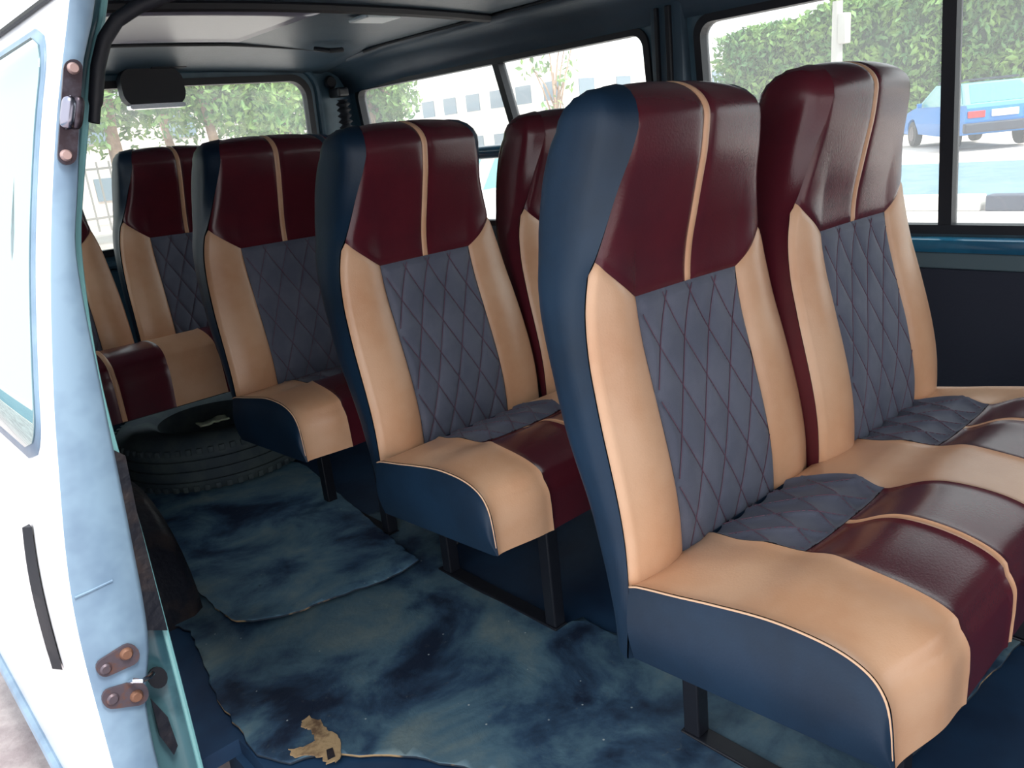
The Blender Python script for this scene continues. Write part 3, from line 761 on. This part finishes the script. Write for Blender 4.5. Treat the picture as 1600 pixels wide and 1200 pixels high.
# handle : recessed dark grip with bright lip
b = MB(); n_ = 14; hv = []
for i in range(n_+1):
    q = i/n_; z = lerp(.25, .475, q); wd = .036*math.sin(math.pi*min(1, (1-q)*1.6+.05)/2)*(1 if q > .08 else .6)
    hv += [Vector((skinx(z)-.002, .640, z))-DB, Vector((skinx(z)-.012, .650+wd*.3, z))-DB, Vector((skinx(z)-.002, .652+wd*1.4, z))-DB]
b.add(hv, [(3*i+k, 3*i+k+1, 3*i+k+4, 3*i+k+3) for i in range(n_) for k in (0, 1)]+[(0, 1, 2), (3*n_+2, 3*n_+1, 3*n_)])
hd = b.build('door_handle', rubber, door, True)
# lower sill strip of the door, bright
b = MB(); b.tube([Vector((skinx(-.17)-.004, lerp(YD, YE, k/8), -.185))-DB for k in range(9)], .012, 8); b.build('sill_strip', jambpaint, door, True)
# upper dovetail bracket on the door edge
def dpt(u, v, off=0): P = px(u, v, 1, YD-.004-off); return P
def plate_px(name, pts, m, parent, t=.004, off=0, lift=0):
    P = [px(u, v, 1, YD-.004-off)-DB for u, v in pts]
    b = MB(); b.prism(P, (0, -t, 0)); return b.build(name, m, parent)
def ell(cu, cv, ru, rv, ang=0, n=20):
    c, s_ = math.cos(ang), math.sin(ang)
    return [(cu+ru*math.cos(2*math.pi*k/n)*c-rv*math.sin(2*math.pi*k/n)*s_, cv+ru*math.cos(2*math.pi*k/n)*s_+rv*math.sin(2*math.pi*k/n)*c) for k in range(n)]
def stadium(p, q, r0, r1, n=9):
    (x0, y0), (x1, y1) = p, q; a = math.atan2(y1-y0, x1-x0); out = []
    for k in range(n): t = a+math.pi/2+math.pi*k/(n-1); out.append((x0+r0*math.cos(t), y0+r0*math.sin(t)))
    for k in range(n): t = a-math.pi/2+math.pi*k/(n-1); out.append((x1+r1*math.cos(t), y1+r1*math.sin(t)))
    return out
br = plate_px('door_bracket', stadium((113, 108), (104, 243), 15, 15), darkmetal, door, .004)
def boss(name, u, v, r, m, parent, h=.006, base=.004):
    P = px(u, v, 1, YD-.004-base)-DB
    b = MB(); b.lathe([(0, 0), (r, 0), (r*1.0, h*.4), (r*.7, h), (0, h)], 16, Matrix.Translation(P) @ Matrix.Rotation(math.radians(90), 4, 'X')); return b.build(name, m, parent, True)
boss('bolt', 114, 107, .0068, bolt, br); boss('bolt', 103, 243, .0068, bolt, br)
P0, P1 = px(115, 150, 1, YD-.014)-DB, px(109, 202, 1, YD-.014)-DB
for du, rr, mm, nm in ((-5, .0085, chrome, 'dovetail_pad'), (9, .0068, darkmetal, 'dovetail_pad')):
    A_, B_ = px(115+du, 150, 1, YD-.012)-DB, px(109+du, 202, 1, YD-.012)-DB
    pts = [A_.lerp(B_, .5-.5*math.cos(math.pi*k/24)) for k in range(25)]
    b = MB(); b.tube(pts, lambda t, rr=rr: rr*math.sqrt(max(.04, 1-abs(math.cos(math.pi*t))**5)), 20); b.build(nm, darkmetal if du > 0 else mat('polished_dark_steel', srgb(150, 150, 165), .25, metal=1.0), br, True)
# lower latch strikers
lt = plate_px('latch_striker', stadium((163, 1042), (200, 1022), 14, 17), rust, door, .004)
boss('bolt', 165, 1045, .0075, rust, lt, .004); boss('bolt', 197, 1021, .0085, rustbolt, lt)
lt2 = plate_px('latch_striker', stadium((174, 1090), (212, 1082), 16, 19), rust, door, .004)
boss('bolt', 176, 1092, .008, rust, lt2, .004); boss('bolt', 213, 1087, .0085, rustbolt, lt2)
cy_ = px(247, 1060, 1, YD+.03)-DB
b = MB(); pts = [px(u, v, 1, y_)-DB for u, v, y_ in ((203, 1066, .492), (210, 1063, .478), (222, 1064, .472), (233, 1058, .478), (238, 1052, .492))]
b.tube(pts, .0035, 8); tag(b.build('striker_hook', chrome, lt2, True), 'bright steel hook')
# crease across the door edge, small dents
b = MB(); b.tube([px(u, v, 1, YD-.003)-DB for u, v in ((117, 934), (140, 924), (176, 907))], .0016, 6); b.build('weld_seam', jambpaint, door, True)

# body jamb pieces seen between door and seal
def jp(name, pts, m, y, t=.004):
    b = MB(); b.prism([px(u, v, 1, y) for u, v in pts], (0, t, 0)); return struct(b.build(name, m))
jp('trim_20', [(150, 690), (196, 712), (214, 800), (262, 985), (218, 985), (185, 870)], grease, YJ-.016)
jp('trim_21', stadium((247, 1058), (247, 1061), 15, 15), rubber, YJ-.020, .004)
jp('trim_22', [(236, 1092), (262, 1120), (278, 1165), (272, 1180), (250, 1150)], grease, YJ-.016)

# ---------------------------------------------------------------- floor mats
def mat_sheet(name, outline, z, m, label, amp=.003, th=.004, lift=None):
    bm = bmesh.new(); pts = []
    random.seed(len(outline))
    n = len(outline)
    for i in range(n):
        a = Vector(outline[i]); c = Vector(outline[(i+1) % n]); L = (c-a).length; k = max(1, int(L/.02))
        nn = Vector((-(c-a).y, (c-a).x)).normalized()
        for q in range(k):
            p = a.lerp(c, q/k); j = (random.random()-.5)*.006*(0 if q == 0 else 1); pts.append(p+nn*j)
    vs = [bm.verts.new((p.x, p.y, 0)) for p in pts]; es = [bm.edges.new((vs[i], vs[(i+1) % len(vs)])) for i in range(len(vs))]
    bmesh.ops.triangle_fill(bm, edges=es, use_beauty=True)
    xs = [p.x for p in pts]; ys = [p.y for p in pts]
    for k in range(1, 60):
        x = lerp(min(xs), max(xs), k/60); bmesh.ops.bisect_plane(bm, geom=bm.verts[:]+bm.edges[:]+bm.faces[:], plane_co=(x, 0, 0), plane_no=(1, 0, 0))
        y = lerp(min(ys), max(ys), k/60); bmesh.ops.bisect_plane(bm, geom=bm.verts[:]+bm.edges[:]+bm.faces[:], plane_co=(0, y, 0), plane_no=(0, 1, 0))
    for v in bm.verts:
        h = amp*(noise.noise(Vector((v.co.x*7, v.co.y*7, z*50)))+.6)
        v.co.z = z+max(h, 0)+(lift(v.co.x, v.co.y) if lift else 0)
    bmesh.ops.recalc_face_normals(bm, faces=bm.faces)
    for f in bm.faces:
        f.smooth = True
        if f.normal.z < 0: f.normal_flip()
    me = bpy.data.meshes.new(name); bm.to_mesh(me); bm.free(); me.materials.append(m); me.materials.append(rim_m)
    o = bpy.data.objects.new(name, me); C.objects.link(o)
    md = o.modifiers.new('s', 'SOLIDIFY'); md.thickness = th; md.offset = 1; md.material_offset_rim = 1
    return tag(o, label, 'floor mat')
mat_sheet('floor_mat', [(-.56, 1.10), (-.53, 1.0), (-.585, .74), (-.598, .55), (-.57, .49), (-.53, .47), (-.50, .435), (-.44, .36), (-.34, .18), (-.22, -.02), (-.16, -.20), (.55, -.25), (.62, .2), (.10, .20), (.02, .30), (.012, .335), (.018, .395), (-.030, .41), (-.030, .775), (-.008, .80), (.06, .84), (.075, 1.0), (.04, 1.15), (-.3, 1.2)], .002, floor_mat_a,
          'large stained blue vinyl floor mat under the seat legs, torn at its front edge', amp=.004)
mat_sheet('floor_mat', [(-.40, 1.86), (.06, 1.70), (.071, 1.60), (-.014, 1.114), (-.066, .825), (-.12, .815), (-.185, .82), (-.30, .85), (-.40, .872), (-.438, .891), (-.458, .93), (-.463, 1.03), (-.455, 1.2)], .011, floor_mat_b,
          'smaller grey green vinyl mat lying over the large mat, beside the spare tyre', amp=.004, lift=lambda x, y: .012*math.exp(-((x+.44)**2+(y-.89)**2)/.004)+.006*math.exp(-((y-.84)/.05)**2))
# torn patch showing the backing, near the door
tp = [px(u, v, 2, .0095) for u, v in ((472, 1128), (484, 1120), (500, 1128), (512, 1140), (528, 1150), (533, 1168), (530, 1188), (512, 1194), (500, 1182), (478, 1180), (456, 1184), (454, 1172), (480, 1166), (494, 1158), (486, 1142), (474, 1136))]
random.seed(11); t2 = []
for i in range(len(tp)):
    a_, c_ = tp[i], tp[(i+1) % len(tp)]
    for q in range(4): t2.append(a_.lerp(c_, q/4)+Vector((random.uniform(-.003, .003), random.uniform(-.003, .003), 0)))
tp = t2
b = MB(); b.prism(tp, (0, 0, .0022)); o = b.build('torn_backing', tan); tag(o, 'torn tan patch of exposed mat backing at the bottom edge', 'torn patch')
b = MB(); b.prism([px(u, v, 2, .0118) for u, v in ((510, 1172), (520, 1168), (524, 1182), (512, 1188))], (0, 0, .0006)); b.build('hole', grease, o)
for k, (u, v) in enumerate(((798, 1108), (1040, 858))): pass
# dark curled rubber flap over the wheel arch beside the door seal is the arch itself

# spare tyre under the rear bench
ty = empty('spare_tyre', (-.06, 1.93, .0)); tag(ty, 'worn black spare tyre lying flat on the floor under the rear bench', 'tyre')
R0 = .30; H = .175
prof = [(.165, .02), (.19, .004), (.245, 0), (.278, .012), (.292, .028)]
for k, zc_ in enumerate((.055, .0875, .120)):
    prof += [(.2985, zc_-.012), (.2985, zc_-.0035), (.291, zc_-.0025), (.291, zc_+.0025), (.2985, zc_+.0035), (.2985, zc_+.012)]
prof += [(.292, H-.028), (.278, H-.012), (.245, H), (.19, H-.004), (.165, H-.02), (.16, H/2), (.165, .02)]
b = MB(); b.lathe(prof, 72, Matrix.Translation((0, 0, .0))); b.f = [f for f in b.f if len(f) == 4]
# sipe blocks along the shoulders
for k in range(60):
    a = 2*math.pi*k/60
    for z0, z1 in ((.022, .04), (H-.04, H-.022)):
        b.box(.290, .3005, -.008, .008, z0, z1, .002, mtx=Matrix.Rotation(a, 4, 'Z'))
b.build('tyre_casing', tyre_rubber, ty, True)
b = MB(); b.lathe([(.164, .03), (.158, .04), (.150, .06), (.10, .075), (.03, .07), (.0, .07)], 40); b.lathe([(.0, .066), (.10, .07), (.146, .055), (.164, .03)], 40)
b.build('wheel_rim', darkmetal, ty, True)
b = MB()
vs = []; fs = []
for i in range(13):
    for j in range(7):
        x = lerp(-.07, .07, i/12); y = lerp(-.03, .03, j/6); vs.append((x, y+.01*math.sin(x*60), .012*noise.noise(Vector((x*30, y*30, 2)))+.012))
for i in range(12):
    for j in range(6): fs.append((i*7+j, (i+1)*7+j, (i+1)*7+j+1, i*7+j+1))
o = obj('rag', [Vector(v)*.62+Vector((-.108, 1.80, H+.001)) for v in vs], fs, pale); md = o.modifiers.new('s', 'SOLIDIFY'); md.thickness = .006; tag(o, 'small pale rag lying on top of the spare tyre', 'rag')

# ---------------------------------------------------------------- outside
GZ = -.42
def plane_obj(name, x0, x1, y0, y1, z, m, n=1):
    b = MB(); b.box(x0, x1, y0, y1, z-.05, z); return struct(b.build(name, m))
plane_obj('ground', -80, 120, -80, 120, GZ, ground_m)
b = MB(); b.box(-3.2, -.2, -8, 9, GZ+.001, GZ+.02); struct(b.build('pavement', pave_m))
b = MB(); b.box(10.0, 15.0, -70, 90, GZ+.001, GZ+.03); struct(b.build('road', road_m))
for k in range(-6, 14):
    y0 = 2.62-1.15*k if False else -9+1.18*k
kerb0 = 2.62
for k, cl_, lb in ((0, kerbblack, 'black painted kerb block at the right edge, under the parked blue car'), (1, concrete, 'white painted kerb block behind the window mullion'), (2, kerbblack, 'black painted kerb block just right of the nearest window seat headrest')):
    y = kerb0+(k-1)*1.17+.03
    b = MB(); b.box(8.9, 9.1, y, y+1.12, GZ, GZ+.17, .015); o = b.build('kerb_block', cl_); tag(o, lb, 'kerb block', 'painted kerb blocks')

def leaves(name, pts, size, m, parent, seed=0, kind=None):
    rnd = random.Random(seed); vs = []; fs = []
    for p in pts:
        s = size*(.6+.8*rnd.random()); n = Vector((rnd.uniform(-1, 1), rnd.uniform(-1, 1), rnd.uniform(-.3, 1))).normalized()
        u = n.orthogonal().normalized(); v = n.cross(u); a = rnd.random()*6.28; u, v = u*math.cos(a)+v*math.sin(a), v*math.cos(a)-u*math.sin(a)
        k = len(vs); vs += [p-u*s, p-v*s*.45+n*s*.1, p+u*s, p+v*s*.45+n*s*.1]; fs.append((k, k+1, k+2, k+3))
    return obj(name, vs, fs, m, parent, False)
def tree(x, y, h, r, label, seed, lean=.1, trunk=.16, dens=7000, lm=None, cz_=None, group=None):
    rnd = random.Random(seed); t = empty('tree', (x, y, GZ)); tag(t, label, 'tree', group)
    b = MB(); top = Vector((rnd.uniform(-1, 1)*lean*h, rnd.uniform(-1, 1)*lean*h, h*.72))
    mid = top*.5+Vector((rnd.uniform(-.2, .2), rnd.uniform(-.2, .2), 0))
    b.tube([Vector((0, 0, 0)), mid*.5, mid, top], lambda q: trunk*(1-.6*q), 9)
    cl = []
    for k in range(13):
        a = rnd.uniform(0, 6.28); e = rnd.uniform(.2, 1.0); s0 = mid.lerp(top, rnd.uniform(0, .9))
        c = Vector((math.cos(a)*r*.75*e, math.sin(a)*r*.75*e, h*rnd.uniform(.34, .95)))+Vector((top.x*.6, top.y*.6, 0)); cl.append(c)
        b.tube([s0, s0.lerp(c, .5)+Vector((0, 0, .1)), c], lambda q: trunk*.35*(1-.7*q), 6)
    b.build('trunk', bark_m, t, True)
    pts = []
    for k in range(dens):
        c = rnd.choice(cl); d = Vector((rnd.gauss(0, 1), rnd.gauss(0, 1), rnd.gauss(0, .8))).normalized()*r*.40*(rnd.random()**.45)
        pts.append(c+d)
    leaves('foliage', pts, .095 if r > 1.2 else .07, lm or leaf_m, t, seed)
    return t
# through the back window
tree(1.9, 15, 5.6, 2.4, 'leafy tree behind the van, seen at the left of the back window', 1)
tree(4.6, 17, 6.0, 2.4, 'pale trunked leafy tree behind the van, middle of the back window', 2, .05, .2)
tree(6.6, 16.5, 5.8, 2.2, 'leafy tree behind the van with leaning trunk, right of the middle trunk', 3)
tree(9.4, 19, 5.5, 2.0, 'leafy tree behind the van at the right end of the back window', 4)
tree(.6, 11.5, 4.6, 1.6, 'bushy tree behind the van close to the door frame', 5, dens=6000)
tree(11.9, 19.0, 4.6, 1.7, 'green tree seen at the back end of the long middle window', 6, dens=7000)
tree(10.45, 10.05, 3.2, .8, 'thin sapling outside the long middle window', 8, dens=260, trunk=.06)
def building(name, x0, x1, y0, y1, h, m, label, face, rows=2, cols=5):
    t = empty(name, ((x0+x1)/2, (y0+y1)/2, GZ)); B = Vector(t.location); tag(t, label, 'building')
    b = MB(); b.box(x0-B.x, x1-B.x, y0-B.y, y1-B.y, 0, h); b.box(x0-B.x-.15, x1-B.x+.15, y0-B.y-.15, y1-B.y+.15, h, h+.2); b.build('wall', m, t)
    for r in range(rows):
        for c in range(cols):
            if face == 'xy':
                u = lerp(y0, y1, (c+.5)/cols)-B.y; b = MB(); b.box(x0-B.x-.05, x0-B.x+.02, u-.45, u+.45, h*(r+.35)/rows, h*(r+.75)/rows); b.build('window', shutter_m, t)
            if 'y' in face: u = lerp(x0, x1, (c+.5)/cols)-B.x; b = MB(); b.box(u-.45, u+.45, y0-B.y-.05, y0-B.y+.02, h*(r+.35)/rows, h*(r+.75)/rows)
            else: u = lerp(y0, y1, (c+.5)/cols)-B.y; b = MB(); b.box(x0-B.x-.05, x0-B.x+.02, u-.45, u+.45, h*(r+.35)/rows, h*(r+.75)/rows)
            b.build('window', shutter_m, t)
    return t
building('building', 24, 38, 23, 33, 3.6, build_m, 'long cream building across the road outside the middle window', 'xy', 2, 6)
building('building', 6, 19, 27, 33, 3.4, build_m2, 'pinkish building far behind the trees in the back window', 'y', 2, 5)
# iron fence behind the van
ft = empty('metal_fence', (6, 22, GZ)); tag(ft, 'pale grey bar fence behind the trees in the back window', 'fence')
b = MB()
for k in range(50): b.box(-7+k*.3-.02, -7+k*.3+.02, -.02, .02, 0, 1.7)
b.box(-7, 8, -.03, .03, 1.5, 1.56); b.box(-7, 8, -.03, .03, .3, .36); b.build('fence_bars', fence_m, ft)
# hedge
hd_ = empty('hedge', (28, 6, GZ)); tag(hd_, 'tall trimmed green hedge beyond the road outside the front side window', 'hedge')
rnd = random.Random(5); pts = []
def hh(y): return 4.6+.35*noise.noise(Vector((y*.35, 1, 0)))+.10*noise.noise(Vector((y*1.7, 3, 0)))-max(0, y-2)*.07
for k in range(42000):
    y = rnd.uniform(-12, 12); z = rnd.random()**.9*hh(y); x = rnd.uniform(-.5, .5) + (-.9 if rnd.random() < .8 else .2)
    x += .35*noise.noise(Vector((y*.8, z*.8, 0)))
    if rnd.random() < .15: z = hh(y)*rnd.uniform(.96, 1.02); x = rnd.uniform(-1, 1)
    pts.append(Vector((x, y-0, z)))
leaves('foliage', pts, .125, leaf_m2, hd_, 3)
b = MB(); vs = []
for k in range(32):
    y = -12+k*.77; vs += [(-.7, y, 0), (-.7, y, hh(y)-.2), (.8, y, hh(y)-.2), (.8, y, 0)]
b.add(vs, [(4*k+i, 4*k+(i+1) % 4, 4*k+4+(i+1) % 4, 4*k+4+i) for k in range(31) for i in range(3)]); b.build('hedge_core', mat('hedge_core', srgb(60, 92, 58), .9), hd_)
# pole
P = px(1308, 60, 0, 20.0)
b = MB(); b.tube([(20, P.y, GZ), (20, P.y, 3.2)], lambda t: .16-.04*t, 12); b.box(19.85, 20.15, P.y-.28, P.y-.08, 2.2, 2.9, .02); o = b.build('concrete_pole', polem, None, True); tag(o, 'pale concrete pole standing before the hedge', 'pole')

# cars
def car_parts(paint, name, label, loc, yaw, scale=.85, wagon=True, roofp=None, rack=True, group=None):
    """heading = +Y local"""
    t = empty(name, loc, 0); t.rotation_euler = (0, 0, -yaw); tag(t, label, 'car', group)
    s = scale; W = .80
    # body lower : side profile (y,z) extruded with tumble
    prof = [(-2.0, .42), (-2.02, .60), (-1.98, .86), (-1.9, .93), (1.0, .93), (1.35, .88), (1.85, .76), (2.0, .62), (2.02, .40), (1.9, .30), (1.62, .28)]
    for cy in (1.22,):
        prof += [(cy+.36*math.cos(a), .30+.36*math.sin(a)) for a in [math.pi*k/8 for k in range(0, 9)]]
    prof += [(-.9, .26)]
    prof += [(-1.22+.36*math.cos(a), .30+.36*math.sin(a)) for a in [math.pi*k/8 for k in range(0, 9)]]
    prof += [(-1.9, .32)]
    b = MB(); n = len(prof); vs = []
    for sx_, wd in ((-1, 1.0), (-1, .90), (1, .90), (1, 1.0)): pass
    def wz(z): return W*(1-.10*abs(z-.55)/.4)
    vs = [Vector((-wz(z), y, z))*s for y, z in prof]+[Vector((wz(z), y, z))*s for y, z in prof]
    b.add(vs, [tuple(range(n)), tuple(range(n, 2*n))[::-1]]+[(i, (i+1) % n, n+(i+1) % n, n+i) for i in range(n)]); b.build('body', paint, t)
    # greenhouse
    gb = [(-1.9, .93), (1.0, .93)]; gt = [(-1.35, 1.36), (.25, 1.38)] if wagon else [(-1.0, 1.36), (.25, 1.38)]
    Wb, Wt = .74, .60
    vs = [Vector(q)*s for q in ((-Wb, gb[0][0], .92), (Wb, gb[0][0], .92), (Wb, gb[1][0], .92), (-Wb, gb[1][0], .92), (-Wt, gt[0][0], 1.36), (Wt, gt[0][0], 1.36), (Wt, gt[1][0], 1.38), (-Wt, gt[1][0], 1.38))]
    b = MB(); b.add(vs, [(0, 1, 2, 3), (4, 5, 6, 7), (0, 1, 5, 4), (1, 2, 6, 5), (2, 3, 7, 6), (3, 0, 4, 7)]); b.build('cabin', roofp or paint, t)
    def quad(i, j, k, l, ins=.12, off=.012, nm='car_window', m=carglass):
        c = (vs[i]+vs[j]+vs[k]+vs[l])/4; q = [vs[a].lerp(c, ins) for a in (i, j, k, l)]; nn = (q[1]-q[0]).cross(q[3]-q[0]).normalized()
        if nn.dot(c-Vector((0, -.3*s, 1.1*s))) < 0: nn = -nn
        b = MB(); b.prism([p-nn*.01 for p in q], nn*(off+.01)); return b.build(nm, m, t)
    quad(0, 1, 5, 4, .16); quad(1, 2, 6, 5); quad(2, 3, 7, 6); quad(3, 0, 4, 7)
    for x in (-1, 1):
        for y in (-1.22, 1.22):
            b = MB(); b.lathe([(0, -.09), (.20, -.09), (.29, -.08), (.30, -.04), (.30, .04), (.29, .08), (.20, .09), (.17, .07), (0, .07)], 20, Matrix.Scale(s, 4) @ Matrix.Translation((x*.70, y, .30)) @ Matrix.Rotation(math.radians(90*x), 4, 'Y')); w_ = b.build('wheel', rubber, t, True)
            b = MB(); b.lathe([(0, .075), (.17, .075), (.18, .092), (0, .098)], 14, Matrix.Scale(s, 4) @ Matrix.Translation((x*.70, y, .30)) @ Matrix.Rotation(math.radians(90*x), 4, 'Y')); b.build('hubcap', darkmetal, w_, True)
    b = MB(); b.box(-.80*s, .80*s, -2.10*s, -1.94*s, .36*s, .56*s, .03*s); b.build('rear_bumper', cardark, t)
    b = MB(); b.box(-.80*s, .80*s, 1.94*s, 2.10*s, .34*s, .54*s, .03*s); b.build('front_bumper', cardark, t)
    for x in (-1, 1):
        b = MB(); b.box((x*.56-.17)*s, (x*.56+.17)*s, -2.035*s, -1.93*s, .66*s, .80*s, .01); b.build('tail_light', redlight, t)
        b = MB(); b.box((x*.82-.05)*s, (x*.82+.05)*s, .62*s, .70*s, .92*s, 1.02*s, .01); b.build('wing_mirror', paint, t)
    b = MB(); b.box(-.26*s, .26*s, -2.045*s, -1.96*s, .66*s, .80*s, .008); b.build('number_plate', plate_m, t)
    if rack:
        b = MB()
        for y in (-1.1, -.5, .1): b.box(-.60*s, .60*s, (y-.02)*s, (y+.02)*s, 1.42*s, 1.45*s)
        for x in (-.56, .56): b.box((x-.02)*s, (x+.02)*s, -1.2*s, .2*s, 1.40*s, 1.43*s)
        b.build('roof_rack', cardark, t)
    return t
car_parts(carblue, 'car', 'bright blue hatchback with roof rack parked beside the hedge', (19.8, 6.65, GZ+.02), math.radians(50), .98, roofp=carteal)
car_parts(carteal, 'car', 'pale teal car outside, above the blue window rail', (10.6, 12.0, GZ+.02), math.radians(10), .8, rack=False, wagon=False)
car_parts(carwhite, 'car', 'white car outside, seen below the blue window rail', (6.0, 6.9, GZ), math.radians(80), .85, rack=False)
# left of the van : trees and a car that mirror in the door window
tree(-6.5, 14, 5.2, 2.3, 'tree on the left side of the van, mirrored in the door window', 21, dens=6000)
tree(-3.8, 20, 6.0, 2.6, 'second tree on the left side, mirrored in the door window', 22, dens=6000)
tree(-10, 20, 6.0, 2.8, 'farthest tree on the left side, mirrored in the door window', 23, dens=6000)
b = MB(); b.box(-12, -3.4, -20, 60, GZ+.001, GZ+.02); struct(b.build('road', road_m))
tree(7.6, 21.5, 6.5, 2.8, 'large tree behind the fence at the back, right of centre', 31, dens=7000)
tree(2.8, 26.0, 7, 3.0, 'large tree behind the fence at the back, left of centre', 32, dens=7000)

b = MB(); zg = 1.136
b.tube([Vector((skinx(zg)-.004, lerp(YD+.01, YE, k/8), zg))-DB for k in range(9)], .004, 6); b.build('rain_gutter', rubber, door, True)
for o in bpy.data.objects:
    if o.parent is None and o.get('category') == 'tree':
        o['group'] = 'trees left of the van' if o.location.x < 0 else 'trees outside behind the van'
    if o.parent is None and o.name.startswith('bench_seat'): o['group'] = 'double bench seats in rows'
    if o.parent is None and o.get('category') == 'car': o['group'] = 'cars parked outside'
